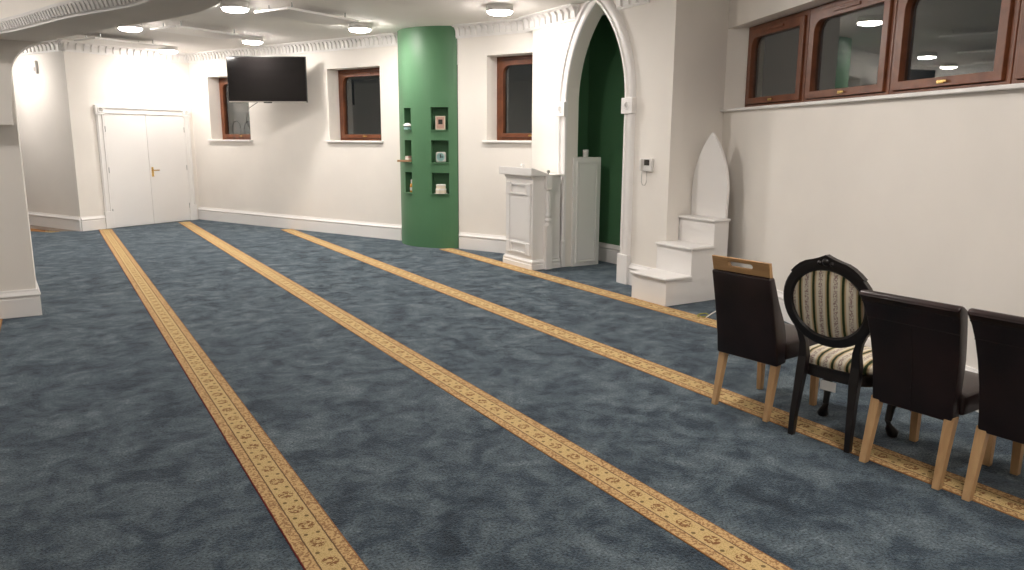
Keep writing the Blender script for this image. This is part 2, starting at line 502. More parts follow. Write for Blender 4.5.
mb.loft([pil_loop(a, z) for a, z in SK[1:-1]] + [pil_loop(.001, .251)])
struct(mb.build('baseboard_pillar', 'white'), 'white moulded skirting round the left pillar', 'skirting board')

def cornice(name, F, s0, s1, label, zt=CEIL, pitch=.13, n0=0.0, sc=1.0):
    cv = [(0, -.175), (.022, -.175), (.022, -.162), (.03, -.158), (.03, -.06)] + [(.03 + .07 * (1 - cos(radians(t))), -.06 + .035 * sin(radians(t))) for t in range(15, 91, 15)] + [(.105, -.02), (.135, -.014), (.135, 0), (0, 0)]
    mb = MB(F); mb.loft([[(s, n0 + a * sc, zt + z * sc) for a, z in cv] for s in (s0, s1)])
    k = int(abs(s1 - s0) / pitch)
    tp = [(.028, -.148), (.05, -.148), (.056, -.12), (.062, -.075), (.08, -.05), (.095, -.03), (.028, -.03)]
    for i in range(k):
        a = s0 + (i + .2) * (s1 - s0) / k; b2 = a + .6 * (s1 - s0) / k
        mb.loft([[(s, n0 + p * sc, zt + z * sc) for p, z in tp] for s in (a, b2)])
    return struct(mb.build(name, 'white'), label, 'cornice')
cornice('trim_2', FT, 0, FT.L, 'toothed white cornice above the screen wall', pitch=.095)
cornice('trim_3', F3, 0, 1.6, 'toothed white cornice above the window beside the arch', pitch=.10)
cornice('trim_4', FM, -.14, s_of(FM, 5.695, 7.82), 'toothed white cornice left of the arch tip')
cornice('trim_5', FM, s_of(FM, 5.663, 7.05), FM.L - .42, 'toothed white cornice right of the arch tip')
cornice('trim_6', FD, -.1, FD.L, 'toothed white cornice above the double door')
cornice('trim_7', FL, FL.L - 4.5, FL.L + .1, 'toothed white cornice on the far left wall')
# small cornice on the near face of the curved beam
mb = MB(); loops = []
for i, p in enumerate(nearS):
    a = Vector(nearS[max(i - 1, 0)]); b2 = Vector(nearS[min(i + 1, len(nearS) - 1)]); t_ = (b2 - a).normalized()
    nn = Vector((-t_.y, t_.x))
    if nn.dot(Vector((-1.5, 5.2)) - Vector(p)) < 0: nn = -nn
    loops.append([(p[0] + nn.x * d, p[1] + nn.y * d, z) for d, z in ((0, ZB - .001), (.015, ZB - .001), (.015, ZB + .012), (.022, ZB + .016), (.032, ZB + .05), (.05, ZB + .08), (.055, ZB + .098), (0, ZB + .098))])
mb.loft(loops)
acc = 0.0
for i in range(len(nearS) - 1):
    p, q_ = Vector(nearS[i]), Vector(nearS[i + 1]); L_ = (q_ - p).length
    if p.x < -1.2 and q_.x < -1.2: continue
    t_ = (q_ - p) / max(L_, 1e-6); nn = Vector((-t_.y, t_.x))
    if nn.dot(Vector((-1.5, 5.2)) - p) < 0: nn = -nn
    while acc < L_:
        c0 = p + t_ * acc
        l2 = []
        for e in (-.016, .016):
            b_ = c0 + t_ * e
            l2.append([(b_.x + nn.x * d, b_.y + nn.y * d, z) for d, z in ((.02, ZB + .018), (.034, ZB + .02), (.044, ZB + .05), (.054, ZB + .078), (.03, ZB + .075))])
        mb.loft(l2); acc += .055
    acc -= L_
struct(mb.build('trim_8', 'white'), 'small toothed cornice along the near edge of the curved beam', 'cornice')

# brown threshold strip with its beige edge at the far left
mb = MB(); mb.prism([(-1.0, 18.33), (.42, 15.45), (-.05, 15.62), (-.354, 16.35), (-1.0, 17.9)], 'z', 0, .003)
struct(mb.build('trim_9', 'brown_floor'), 'bare brown floor strip at the far left wall', 'floor strip')
mb = MB(); mb.prism([(-1.0, 17.9), (-.354, 16.33), (.12, 15.50), (-.03, 15.46), (-.348, 15.85), (-1.0, 17.2)], 'z', 0, .003)
struct(mb.build('trim_11', 'border'), 'beige carpet edge beside the brown floor at the far left', 'floor strip')

# ------------------------------------------------------------------ carpet border strips
XS = [-.57, .82, 2.239, 3.658, 5.077]
ends = [(2.6, 16.4), (-1.6, 15.52), (-1.6, 16.15), (0.0, 13.95), (3.2, 10.30)]
desc = ['short piece of patterned tan carpet strip at the left pillar foot', 'tan carpet strip with dark red left edge, leftmost of the long strips',
        'patterned tan carpet strip running from the right door leaf to the bottom middle', 'patterned tan carpet strip passing under the rear legs of the four chairs',
        'patterned tan carpet strip in front of the white lectern and stair']
for x, (y0, y1), l in zip(XS, ends, desc):
    o = MB().box(-.1073, .1073, y0, y1, 0, .004).build('carpet_strip', 'border_red' if x == .82 else 'border'); o.location = (x, 0, 0)
    tag(o, l, 'carpet strip', 'tan patterned strips across the blue carpet')

# ------------------------------------------------------------------ windows
def ring(mb, s0, s1, z0, z1, wl, wr, wb, wt, n0, n1, rad=0.0):
    """rect frame with rounded upper inner corners"""
    a0, a1, b0, b1 = s0 + wl, s1 - wr, z0 + wb, z1 - wt
    I, O = [], []
    def corner(cx, cz, ox, oz, st):
        if rad > 0:
            for k in range(7):
                a = radians(st + 90 * k / 6); I.append((cx + rad * cos(a), cz + rad * sin(a))); O.append((ox, oz))
        else: I.append((cx, cz)); O.append((ox, oz))
    I.append((a0, b0)); O.append((s0, z0)); I.append((a1, b0)); O.append((s1, z0))
    I.append((a1, b1)); O.append((s1, z1)); corner(a0 + rad, b1 - rad, s0, z1, 90)
    n = len(I)
    vs = [(x, n1, z) for x, z in O] + [(x, n1, z) for x, z in I] + [(x, n0, z) for x, z in O] + [(x, n0, z) for x, z in I]
    fs = []
    for i in range(n):
        j = (i + 1) % n
        fs += [(i, j, n + j, n + i), (2 * n + i, 3 * n + i, 3 * n + j, 2 * n + j), (n + i, n + j, 3 * n + j, 3 * n + i), (i, 2 * n + i, 2 * n + j, j)]
    mb.add(vs, fs)
    return (a0, a1, b0, b1)

def window(num, F, s0, s1, z0, z1, n, label, sill=None, vent=True):
    root = thing('window_%d' % num, label, 'window', F((( s0 + s1) / 2, n, z0)), 0, kind='structure')
    inv = Matrix.Translation(-root.location)
    G = lambda p: inv @ F(p)
    mb = MB(G); ring(mb, s0, s1, z0, z1, .045, .045, .035, .045, n - .07, n)
    mb.build('window_frame', 'mahogany', root, .004, weld=True)
    mb = MB(G); a0, a1, b0, b1 = ring(mb, s0 + .05, s1 - .05, z0 + .04, z1 - .05, .075, .075, .062, .075, n - .06, n + .022, .11)
    mb.build('sash', 'mahogany', root, .004, weld=True)
    MB(G).box(a0 - .02, a1 + .02, n - .035, n - .025, b0 - .02, b1 + .02).build('pane', 'glass', root)
    if vent:
        m_ = (s0 + s1) / 2
        MB(G).box(m_ - .19, m_ + .19, n + .02, n + .036, z1 - .093, z1 - .07).build('trickle_vent', 'mahogany', root, .003)
    m_ = (s0 + s1) / 2; zz = z0 + .07
    hb = MB(G); hb.box(m_ - .035, m_ + .035, n + .022, n + .03, zz - .012, zz + .012); hb.box(m_ - .01, m_ + .075, n + .03, n + .045, zz - .006, zz + .008)
    hb.build('window_handle', 'brass', root, .002)
    if sill:
        d0, d1, e = sill
        MB(G).box(s0 - e, s1 + e, d0, d1, z0 - .032, z0 - .001).build('window_sill', 'white', root, .006)
    return root
window(1, FT, w1, w1 + WW, 1.60, 2.78, -.25, 'brown framed window half hidden behind the screen', (-.25, .05, .05))
window(2, FT, w2, w2 + WW, 1.60, 2.78, -.25, 'brown framed window between the screen and the green column', (-.25, .05, .05))
window(3, F3, w3, w3 + WW, 1.62, 2.80, -.25, 'brown framed window between the green column and the arch', (-.25, .05, .05))
bnd = [.148, 1.375, 2.625, 3.81, 5.06]
lab = ['leftmost casement of the long window band, beside the stair alcove', 'second casement of the long window band, reflecting a lamp at its right', 'third casement of the long window band, full of lamp reflections', 'casement of the long window band cut off by the right edge']
for k in range(4):
    window(4 + k, FR, bnd[k] + .004, bnd[k + 1] - .004, Z0 + .02, Z1 - .005, REC, lab[k])
sl = MB(FR); sl.box(-.01, 5.06, REC - .02, .045, Z0 - .012, Z0 + .016)
struct(sl.build('trim_10', 'white', bevel=.006), 'long white sill under the window band', 'sill')

# ------------------------------------------------------------------ double door
dl, dr = s_of(FD, .96, 15.68), s_of(FD, 2.385, 16.46)
door = thing('door_1', 'white double door with brass handle in the far corner', 'door', FD(((dl + dr) / 2, 0, 0)), kind='structure')
inv = Matrix.Translation(-door.location); G = lambda p: inv @ FD(p)
dm = (dl + dr) / 2; DH = 2.04
for a, b2, nme in ((dl, dm - .003, 'l'), (dm + .003, dr, 'r')):
    leaf = MB(G).box(a, b2, .002, .03, .008, DH).build('door_leaf', 'white', door, .003)
    hs = a + .006 if nme == 'l' else b2 - .006
    for hz in (.3, 1.05, 1.78):
        MB(G).lathe([(.007, hz - .05), (.007, hz + .05)], (hs, .034, 0), 8).build('hinge', 'steel', leaf)
    if nme == 'r':
        hb = MB(G); hb.box(a + .03, a + .075, .03, .038, .90, 1.08); hb.build('handle_plate', 'brass', leaf, .003)
        hb = MB(G); hb.lathe([(.01, .038), (.01, .075)], (a + .052, 0, 1.02), 10, 'y'); hb.box(a + .045, a + .17, .068, .084, 1.01, 1.03)
        hb.build('door_handle', 'brass', leaf, .003)
mb = MB(G)
for a, b2 in ((dl - .14, dl), (dr, dr + .14)):
    mb.box(a, b2, 0, .03, .3, DH); mb.box(a + .015, a + .04, .03, .045, .3, DH); mb.box(b2 - .04, b2 - .015, .03, .045, .3, DH)
mb.box(dl - .03, dr + .03, 0, .03, DH, DH + .14); mb.box(dl, dr, .03, .045, DH + .015, DH + .03); mb.box(dl, dr, .03, .05, DH + .105, DH + .13)
mb.build('architrave', 'white', door, .003)
for cx in (dl - .07, dr + .07):
    MB(G).box(cx - .085, cx + .085, 0, .055, DH - .01, DH + .155).build('corner_block', 'white', door, .005)
    MB(G).lathe([(0, .055), (.035, .055), (.042, .062), (.052, .062), (.056, .055)], (cx, 0, DH + .07), 20, 'y').build('rosette', 'white', door)
    MB(G).box(cx - .08, cx + .08, 0, .05, 0, .31).build('plinth_block', 'white', door, .005)
skirt('baseboard_far_left', FD, 0, dl - .15, 'white skirting board left of the double door')

# ------------------------------------------------------------------ ceiling lamps
def lamp(label, x, y, z):
    r_ = thing('ceiling_lamp', label, 'ceiling lamp', (x, y, z), 0, 'round ceiling lamps')
    MB().lathe([(.10, 0), (.160, 0), (.162, -.035), (.156, -.045), (.10, -.045)], (0, 0, 0), 36).build('mounting_ring', 'white_plastic', r_, smooth=True)
    MB().lathe([(.150, -.045), (.162, -.047), (.163, -.072), (.150, -.074)], (0, 0, 0), 36).build('rim', 'white_plastic', r_, smooth=True)
    MB().lathe([(.05, -.055), (.148, -.063), (.149, -.076), (.140, -.094), (.095, -.106), (0.001, -.110)], (0, 0, 0), 36).build('diffuser', 'diffuser', r_, smooth=True)
    return r_
LL = ['round lamp on the ceiling between the green column and the arch', 'round lamp on the ceiling in front of the window left of the green column', 'round lamp on the ceiling above the left end of the wall screen',
      'round lamp on the ceiling nearest the double door', 'round lamp on the ceiling, left of the panel nearest the viewer', 'round lamp on the ceiling at the edge of the curved beam']
first = None
for i, (x, y, z) in enumerate(LAMPS):
    l = LL[i] if i < 6 else 'unseen round lamp on the ceiling, adding light to the hall'
    if first is None: first = lamp(l, x, y, z)
    else: dup(first, l, (x, y, z))

# flat heating panels hung under the ceiling
pr = thing('ceiling_panel', 'white flat panel hung under the ceiling, nearest of the three, above the wall screen', 'ceiling panel', (3.03, 9.98, CEIL), radians(27), 'flat panels hung under the ceiling')
MB().box(-.60, .60, -.30, .30, -.105, -.075).build('panel', 'white', pr, .004)
for a in (-.45, .45):
    for b2 in (-.2, .2):
        MB().lathe([(.008, -.076), (.008, 0)], (a, b2, 0), 8).build('hanger', 'steel', pr)
dup(pr, 'white flat panel hung under the ceiling, middle of the three', (2.13, 12.35, CEIL), radians(27))
dup(pr, 'white flat panel hung under the ceiling, farthest, close to the double door', (1.25, 14.45, CEIL), radians(27))

# ------------------------------------------------------------------ wall screen
tvL, tvR = Vector((2.755, 13.765, 0)), Vector((3.885, 13.07, 0))
tm = (tvL + tvR) / 2; tv = thing('television', 'large flat black television on a wall arm beside the far window', 'television', (tm.x, tm.y, 2.60), atan2(tvR.y - tvL.y, tvR.x - tvL.x))
MB().box(-.664, .664, 0, .045, -.374, .374).build('casing', 'bezel', tv, .006)
MB().box(-.652, .652, -.004, .001, -.352, .362).build('screen', 'screen', tv)
MB().box(-.655, .655, -.006, 0, -.374, -.356).build('lower_bezel', 'chrome', tv)
MB().box(-.07, .07, -.012, -.006, -.386, -.366).build('sensor_bar', 'bezel', tv)
ar = MB(); ar.box(-.2, .2, .045, .07, -.2, .2)
ar.box(.02, .09, .07, .42, -.03, .03); ar.tube([(.05, .40, 0), (.42, .50, 0)], .028)
ar.build('wall_arm', 'bezel', tv)
sx = FT.xy(w1 + WW - .12, -.15)
o = MB().tube([(3.2, 13.56, 2.24), (3.14, 14.0, 2.15), FT((w1 + WW - .08, .02, 1.95)), FT((w1 + WW - .1, -.1, 1.75)), FT((w1 + WW - .2, -.15, 1.63)), FT((w1 + WW - .24, -.17, 1.61))], .006).build('screen_cable', 'bezel')
tag(o, 'thin dark cable hanging from the television to the window sill', 'cable')
pts = [FT((w1 + .62 + .13 * cos(a), -.14, 1.79 + .16 * sin(a))) for a in [radians(k) for k in range(-80, 265, 15)]]
pts = pts[:] + [FT((w1 + .5, -.12, 1.608))]
tag(MB().tube(pts, .006).build('cable_coil', 'bezel'), 'loop of dark cable standing on the sill below the television', 'cable')

# motion sensor, intercom
sn = thing('motion_sensor', 'small white motion sensor high on the far left wall', 'sensor', FL((s_of(FL, .095, 16.25), 0, 2.84)), atan2(FL.n.y, FL.n.x))
MB().box(0, .05, -.045, .045, -.11, .11).build('housing', 'white_plastic', sn, .012)
MB().box(.048, .056, -.03, .03, -.07, .0).build('lens', 'grey_plastic', sn, .004)
ic = thing('intercom', 'white wall intercom with small dark display and corded handset', 'intercom', FM((s_of(FM, 5.64, 6.42), 0, 1.372)), pi)
MB().box(0, .03, -.10, .085, -.07, .07).build('housing', 'white_plastic', ic, .006)
MB().box(.03, .034, -.035, .045, -.005, .058).build('display', 'dark_display', ic)
MB().box(.03, .052, -.095, -.062, -.06, .062).build('handset', 'white_plastic', ic, .006)
MB().tube([(.02, .0, -.07), (.022, .002, -.12), (.024, 0, -.19), (.024, -.02, -.222), (.024, -.06, -.222), (.024, -.078, -.19), (.022, -.08, -.11), (.02, -.078, -.07)], .0035).build('cord', 'grey_plastic', ic, smooth=True)

# ------------------------------------------------------------------ niche contents
def niche_pos(i, out=-.07, side=0.0):
    m_, nd, z = niche_c[i]; return (m_.x + nd.x * out - nd.y * side, m_.y + nd.y * out + nd.x * side, z), atan2(nd.y, nd.x)
MAT['pink'] = newmat('pink_card', (.55, .33, .27), .7); MAT['cream'] = newmat('cream', (.72, .64, .5), .6)
MAT['amber'] = newmat('amber_oil', (.75, .36, .05), .3); MAT['tan_book'] = newmat('tan_book', (.42, .24, .13), .7); MAT['teal'] = newmat('pale_teal', (.38, .62, .62), .7)
# right column of niches: indices 3 (low), 4, 5 (top); left column 0,1,2
p, a = niche_pos(5)
t = thing('picture_card', 'small framed pink picture in the top right niche of the green column', 'picture', p, a)
MB().box(0, .015, -.075, .075, 0, .20).build('card_frame', 'cream', t, .003); MB().box(.014, .018, -.058, .058, .015, .185).build('picture', 'pink', t)
MB().box(.0175, .02, -.03, .035, .08, .15).build('dark_figure', 'dark_display', t)
p, a = niche_pos(4)
t = thing('alarm_clock', 'small white alarm clock in the middle right niche of the green column', 'clock', p, a)
MB().box(-.03, .03, -.078, .078, .0, .155).build('clock_body', 'white_plastic', t, .03, seg=4)
MB().lathe([(0, .031), (.055, .031), (.058, .034), (.062, .031)], (0, 0, .08), 24, 'x').build('clock_face', 'teal', t)
hnd = MB(); hnd.box(.035, .038, -.006, .006, .068, .12); hnd.build('hour_hand', 'dark_display', t); hnd = MB(); hnd.box(.035, .038, .007, .045, .075, .087); hnd.build('minute_hand', 'dark_display', t)
p, a = niche_pos(3, -.04)
t = thing('round_tin', 'lower of two stacked cream tins in the bottom right niche of the green column', 'tin', (p[0], p[1], p[2] + .006), a, 'stacked round tins')
MB().lathe([(.075, 0), (.08, .004), (.08, .05), (.076, .054), (.02, .054)], (0, 0, 0), 24).build('tin_body', 'cream', t, smooth=True)
MB().lathe([(.083, .048), (.083, .066), (.078, .07), (.01, .07)], (0, 0, 0), 24).build('lid', 'white_plastic', t, smooth=True)
t2 = dup(t, 'upper, darker of two stacked cream tins in the bottom right niche of the green column', (p[0], p[1], p[2] + .077), a); t2.scale = (.9, .9, .9)
o = MB().lathe([(.085, 0), (.1, .003), (.1, .006), (.02, .005)], (0, 0, 0), 28).build('saucer', 'white_plastic', smooth=True); o.location = p
tag(o, 'flat white saucer under the stacked tins in the green column', 'saucer')
p, a = niche_pos(2, -.02)
t = thing('tissue_pack', 'crumpled white tissue pack in the top left niche of the green column', 'tissues', p, a)
MB().box(-.05, .06, -.05, .05, 0, .035).build('pack', 'teal', t, .01)
mb = MB(); mb.loft([[(.06 * f_ * cos(k * pi / 4) * (1 + .3 * (k % 2)) + .02, .06 * f_ * sin(k * pi / 4) * (1 + .25 * ((k + 1) % 2)), z) for k in range(8)] for z, f_ in ((.035, .5), (.06, 1.0), (.085, .7), (.1, .15))])
mb.build('tissue', 'paper', t, smooth=True)
for k, (z, mt, wd, lb) in enumerate(((0, 'tan_book', .11, 'bottom book, tan, sticking out of the middle left niche of the green column'), (.032, 'cream', .1, 'middle book, cream, in the middle left niche of the green column'), (.06, 'pink', .09, 'top book, reddish, in the middle left niche of the green column'))):
    p, a = niche_pos(1, .0 if k == 0 else -.05)
    t = thing('book', lb, 'book', (p[0], p[1], p[2] + z), a + (-.5 if k == 0 else 0), 'books stacked in the green column')
    mb = MB(); x0, x1 = (-.10, .17) if k == 0 else (-.08, .08); th = .028
    mb.box(x0, x1, -wd / 2, wd / 2, 0, .003); mb.box(x0, x1, -wd / 2, wd / 2, th - .003, th); mb.box(x0, x1, wd / 2 - .003, wd / 2, 0, th)
    mb.build('cover', mt, t); MB().box(x0 + .004, x1 - .004, -wd / 2 + .004, wd / 2 - .003, .003, th - .003).build('pages', 'paper', t)
p, a = niche_pos(0, -.06)
t = thing('oil_bottle', 'amber oil bottle with white cap in the bottom left niche of the green column', 'bottle', p, a)
MB().lathe([(.03, 0), (.035, .005), (.035, .10), (.03, .125), (.015, .14), (.005, .14)], (0, 0, 0), 20).build('bottle_body', 'amber', t, smooth=True)
MB().lathe([(.02, .138), (.02, .19), (.018, .195), (.002, .195)], (0, 0, 0), 20).build('cap', 'white_plastic', t, smooth=True)
MB().lathe([(.0356, .03), (.0358, .03), (.0358, .08), (.0356, .08)], (0, 0, 0), 20).build('bottle_label', 'paper', t, smooth=True)

# ------------------------------------------------------------------ cabinet in the arch niche
cb = thing('niche_cabinet', 'tall narrow white panelled cabinet standing inside the pointed arch', 'cabinet', (6.0, 8.36, 0))
MB().box(-.12, .215, -.33, .24, 0, 1.412).build('body', 'white', cb, .004)
MB().box(-.22, .22, -.352, -.33, 0, 1.415).build('front_board', 'white', cb, .003)
mb = MB(lambda p: (p[0], -.352 - p[1], p[2])); ring(mb, -.165, .165, .05, 1.36, .022, .022, .022, .022, 0, .014)
mb.build('panel_moulding', 'white', cb)
MB().box(-.135, .135, -.360, -.352, .085, 1.325).build('raised_panel', 'white', cb, .008)
o = MB().lathe([(.033, 0), (.036, .003), (.038, .093), (.036, .095), (.033, .09), (.031, .01), (.002, .008)], (0, 0, 0), 24).build('cup', 'white_plastic', smooth=True)
o.location = (6.02, 8.08, 1.415); tag(o, 'small white cup on the cabinet inside the arch', 'cup')

# ------------------------------------------------------------------ lectern
lx0, lx1, ly0, ly1 = 5.20, 5.62, 8.06, 8.72
lc = thing('lectern', 'white panelled wooden lectern with turned corner spindle beside the arch', 'lectern', ((lx0 + lx1) / 2, (ly0 + ly1) / 2, 0))
hx, hy = (lx1 - lx0) / 2, (ly1 - ly0) / 2
MB().box(-hx, hx, -hy, hy, 0, 1.185).build('body', 'white', lc, .004)
mb = MB(); mb.loft([[(-hx - e, -hy - e, z), (hx + .0, -hy - e, z), (hx + .0, hy + e, z), (-hx - e, hy + e, z)] for e, z in ((.03, 0), (.03, .06), (.022, .07), (.026, .08), (.026, .10), (.008, .12), (.002, .125))])
mb.build('plinth', 'white', lc)
MB().box(-hx - .06, hx + .02, -hy - .05, hy + .07, 1.185, 1.205).build('top_board', 'white', lc, .003)
MB().prism([(-hx - .065, 1.195), (-hx - .065, 1.285), (-hx - .03, 1.285), (-hx + .21, 1.206), (-hx + .21, 1.2)], 'y', -hy - .055, hy + .075).build('sloped_rest', 'white', lc)
Ff = Fr((-hx, hy), (-hx, -hy)); Ff.n = Vector((-1, 0, 0))
Wd = 2 * hy
for z0, z1 in ((.17, .33), (.93, 1.09)):
    mb = MB(Ff); ring(mb, .135, Wd - .135, z0 + .012, z1 - .012, .02, .02, .02, .02, 0, .022); mb.build('small_panel', 'white', lc)
for s in (.045, Wd - .045 - .07):
    MB(Ff).box(s, s + .07, 0, .016, .33, .93).build('side_strip', 'white', lc, .003)
for s in (.03, Wd - .03 - .1):
    for z0 in (.17, .93):
        MB(Ff).box(s, s + .1, 0, .022, z0, z0 + .16).build('corner_block', 'white', lc, .006)
MB(Ff).box(.115, Wd - .115, 0, .008, .36, .90).build('centre_panel', 'white', lc, .006)
MB(Ff).box(.0, Wd, 0, .02, 1.15, 1.184).build('cap_moulding', 'white', lc, .006)
sp_ = MB(); cx, cy = .0, -hy - .035
sp_.box(cx - .045, cx + .045, cy - .035, cy + .035, .0, .56)
sp_.lathe([(.038, .56), (.038, .58), (.024, .60), (.042, .62), (.042, .645), (.024, .66), (.040, .675), (.040, .70), (.026, .72), (.038, .78), (.034, .9), (.022, 1.0), (.038, 1.01), (.038, 1.025), (.03, 1.03)], (cx, cy, 0), 20)
sp_.box(cx - .042, cx + .042, cy - .035, cy + .035, 1.03, 1.185)
sp_.build('spindle', 'white', lc, smooth=True)
MB().lathe([(.008, 1.205), (.01, 1.215), (.018, 1.225), (.022, 1.24), (.018, 1.255), (.002, 1.262)], (cx + .0, cy + .01, 0), 16).build('finial', 'grey_plastic', lc, smooth=True)
o = MB().lathe([(.02, 0), (.03, .012), (.033, .028), (.028, .044), (.012, .055), (.001, .057)], (0, 0, 0), 20).build('white_knob', 'white_plastic', smooth=True)
o.location = (lx0 + .06, ly0 + .35, 1.275); tag(o, 'small round white knob on the sloped top of the lectern', 'knob')

# ------------------------------------------------------------------ stair (minbar)
SY0, SY1 = 5.567, 6.09
st = thing('pulpit_stair', 'white three step wooden stair with pointed back board by the alcove', 'stair', (5.60, 5.79, 0))
mb = MB(); X0 = 5.182
prof = [(X0, 0), (X0, .262), (X0 + .33, .262), (X0 + .33, .55), (X0 + .63, .55), (X0 + .63, .82), (X0 + .835, .82), (X0 + .835, 0)]
mb.prism([(a - 5.6, z) for a, z in prof], 'y', SY0 - 5.79, SY1 - 5.79)
mb.build('stair_body', 'white', st, .003)
for k, (a, b2, z) in enumerate(((X0, X0 + .33, .262), (X0 + .33, X0 + .63, .55), (X0 + .63, X0 + .835, .82))):
    MB().box(a - 5.6 - .03, b2 - 5.6 + (.0 if k < 2 else .0), SY0 - 5.79 - .025, SY1 - 5.79, z, z + .024).build('tread', 'white', st, .008)
XS_ = X0 + .79
def ogive(yc, w_, zb, zt, n=12):
    R_ = (w_ * w_ + (zt - zb - .25) ** 2) / (2 * w_); zc = zb + .25
    am = math.asin((zt - zc) / R_)
    L_ = [(yc - (w_ - R_ + R_ * cos(am * k / n)), zc + R_ * sin(am * k / n)) for k in range(n + 1)]
    return [(yc - w_ * .97, zb)] + L_ + [(2 * yc - a, b2) for a, b2 in L_[:-1]][::-1] + [(yc + w_ * .97, zb)]
yc = (SY0 + SY1) / 2 + .0
MB().prism([(y_ - 5.79, z) for y_, z in ogive(yc, .255, .844, 1.72)], 'x', XS_ - 5.6, XS_ + .035 - 5.6).build('pointed_board', 'white', st, .004)

# small dropped object by the stair
o = thing('dropped_lanyard', 'tiny yellow green lanyard with white tag lying on the carpet beside the stair', 'lanyard', (5.18, 5.02, 0))
MAT['lime'] = newmat('lime_cord', (.28, .27, .06), .8)
MB().tube([(-.05, .03, .006), (-.03, .07, .012), (.02, .08, .02), (.06, .05, .025), (.05, 0, .02), (.0, -.01, .012), (-.03, .02, .008)], .007).build('cord', 'lime', o, smooth=True)
MB().tube([(-.02, -.03, .01), (.03, -.05, .045), (.07, -.07, .07)], .006).build('tag_strip', 'paper', o)

# ------------------------------------------------------------------ chairs
def leg(base, top, s0, s1):
    mb = MB(); n = 6
    mb.bar([tuple(base[i] + (top[i] - base[i]) * k / n for i in range(3)) for k in range(n + 1)],
           [(s0 + (s1 - s0) * k / n, s0 + (s1 - s0) * k / n) for k in range(n + 1)])
    return mb

def slab_back(prof, wfun, ny=8, crown=.0):
    """side profile (x,z) loop swept over the width; half width depends on z"""
    mb = MB(); loops = []
    for k in range(ny + 1):
        u_ = -1 + 2 * k / ny
        inset = .006 * (abs(u_) ** 6)
        loops.append([(x, u_ * wfun(z), z) for x, z in prof])
    mb.loft(loops); return mb

def leather_seat(hw_, x0, x1, z0, z1):
    mb = MB(); n = 10; L_ = []
    for k in range(n + 1):
        v_ = k / n; x = x0 + (x1 - x0) * v_
        row = []
        for j in range(n + 1):
            u_ = -1 + 2 * j / n
            dz = .018 * (1 - u_ ** 4) * (1 - (2 * v_ - 1) ** 4)
            row.append((x, u_ * hw_ * (1 + .04 * v_), z1 - .018 + dz))
        L_.append(row)
    vs = [p for r_ in L_ for p in r_]; N1 = n + 1
    fs = [(k * N1 + j, k * N1 + j + 1, (k + 1) * N1 + j + 1, (k + 1) * N1 + j) for k in range(n) for j in range(n)]
    bot = [(x, y, z0) for x, y, z in vs]
    m_ = len(vs)
    per_ = [j for j in range(n)] + [k * N1 + n for k in range(n)] + [n * N1 + n - j for j in range(n)] + [(n - k) * N1 for k in range(n)]
    fs += [tuple(m_ + i for i in f_) for f_ in fs[:n * n]]
    fs += [(per_[i], per_[(i + 1) % len(per_)], m_ + per_[(i + 1) % len(per_)], m_ + per_[i]) for i in range(len(per_))]
    mb.add(vs + bot, fs); return mb

def rail_chair(label, loc, rz):
    """brown leather chair with a pierced oak top rail"""
    t = thing('dining_chair', label, 'chair', loc, rz, 'brown leather chairs')
    back = [(-.235, .335), (-.248, .45), (-.275, .58), (-.308, .72), (-.345, .865), (-.342, .876), (-.305, .876), (-.295, .87), (-.235, .72), (-.165, .58), (-.14, .48), (-.14, .345)]
    hwf = lambda z: .217 - .012 * max(0, (z - .345)) / .52
    slab_back(back, hwf).build('backrest', 'leather', t, .012, smooth=True, seg=3)
    # oak rail with a hand slot
    mb = MB(); z0, z1 = .876, .962; H = .200
    mb2 = MB(lambda p: (-.322 - (p[2] - .876) * .26 + p[1], p[0], p[2]))
    nn = 24; I = []; O = []
    hz, hh, hw2 = .925, .014, .085
    for k in range(nn):
        a_ = 2 * pi * (k + .5) / nn; cx_, cz_ = cos(a_), sin(a_)
        I.append((math.copysign(hw2 - hh, cx_) + hh * cx_, hz + hh * cz_))
        if k in (2, 3, 8, 9, 14, 15, 20, 21):
            O.append((math.copysign(H, cx_), z1 if cz_ > 0 else z0))
        else:
            q_ = max(abs(cx_), abs(cz_)); vx, vz = cx_ / q_, cz_ / q_
            O.append((vx * H * (.93 if abs(vx) < 1 else 1), (z0 + z1) / 2 + vz * (z1 - z0) / 2 * (.8 if abs(vz) < 1 else 1)))
    vs = [(x, -.014, z) for x, z in O] + [(x, -.014, z) for x, z in I] + [(x, .014, z) for x, z in O] + [(x, .014, z) for x, z in I]
    fs = []
    for i in range(nn):
        j = (i + 1) % nn
        fs += [(i, j, nn + j, nn + i), (2 * nn + i, 3 * nn + i, 3 * nn + j, 2 * nn + j), (nn + i, nn + j, 3 * nn + j, 3 * nn + i), (i, 2 * nn + i, 2 * nn + j, j)]
    mb2.add(vs, fs); mb2.build('top_rail', 'oak_rail', t, .004)['label'] = 'pale oak top rail with a hand slot'
    leather_seat(.222, -.16, .275, .365, .49).build('seat', 'leather', t, .012, smooth=True)
    for sy in (-1, 1):
        leg((-.262, sy * .188, 0), (-.195, sy * .185, .365), .016, .023).build('leg', 'oak', t, .003)
        leg((.225, sy * .195, 0), (.22, sy * .195, .37), .017, .023).build('leg', 'oak', t, .003)
    return t

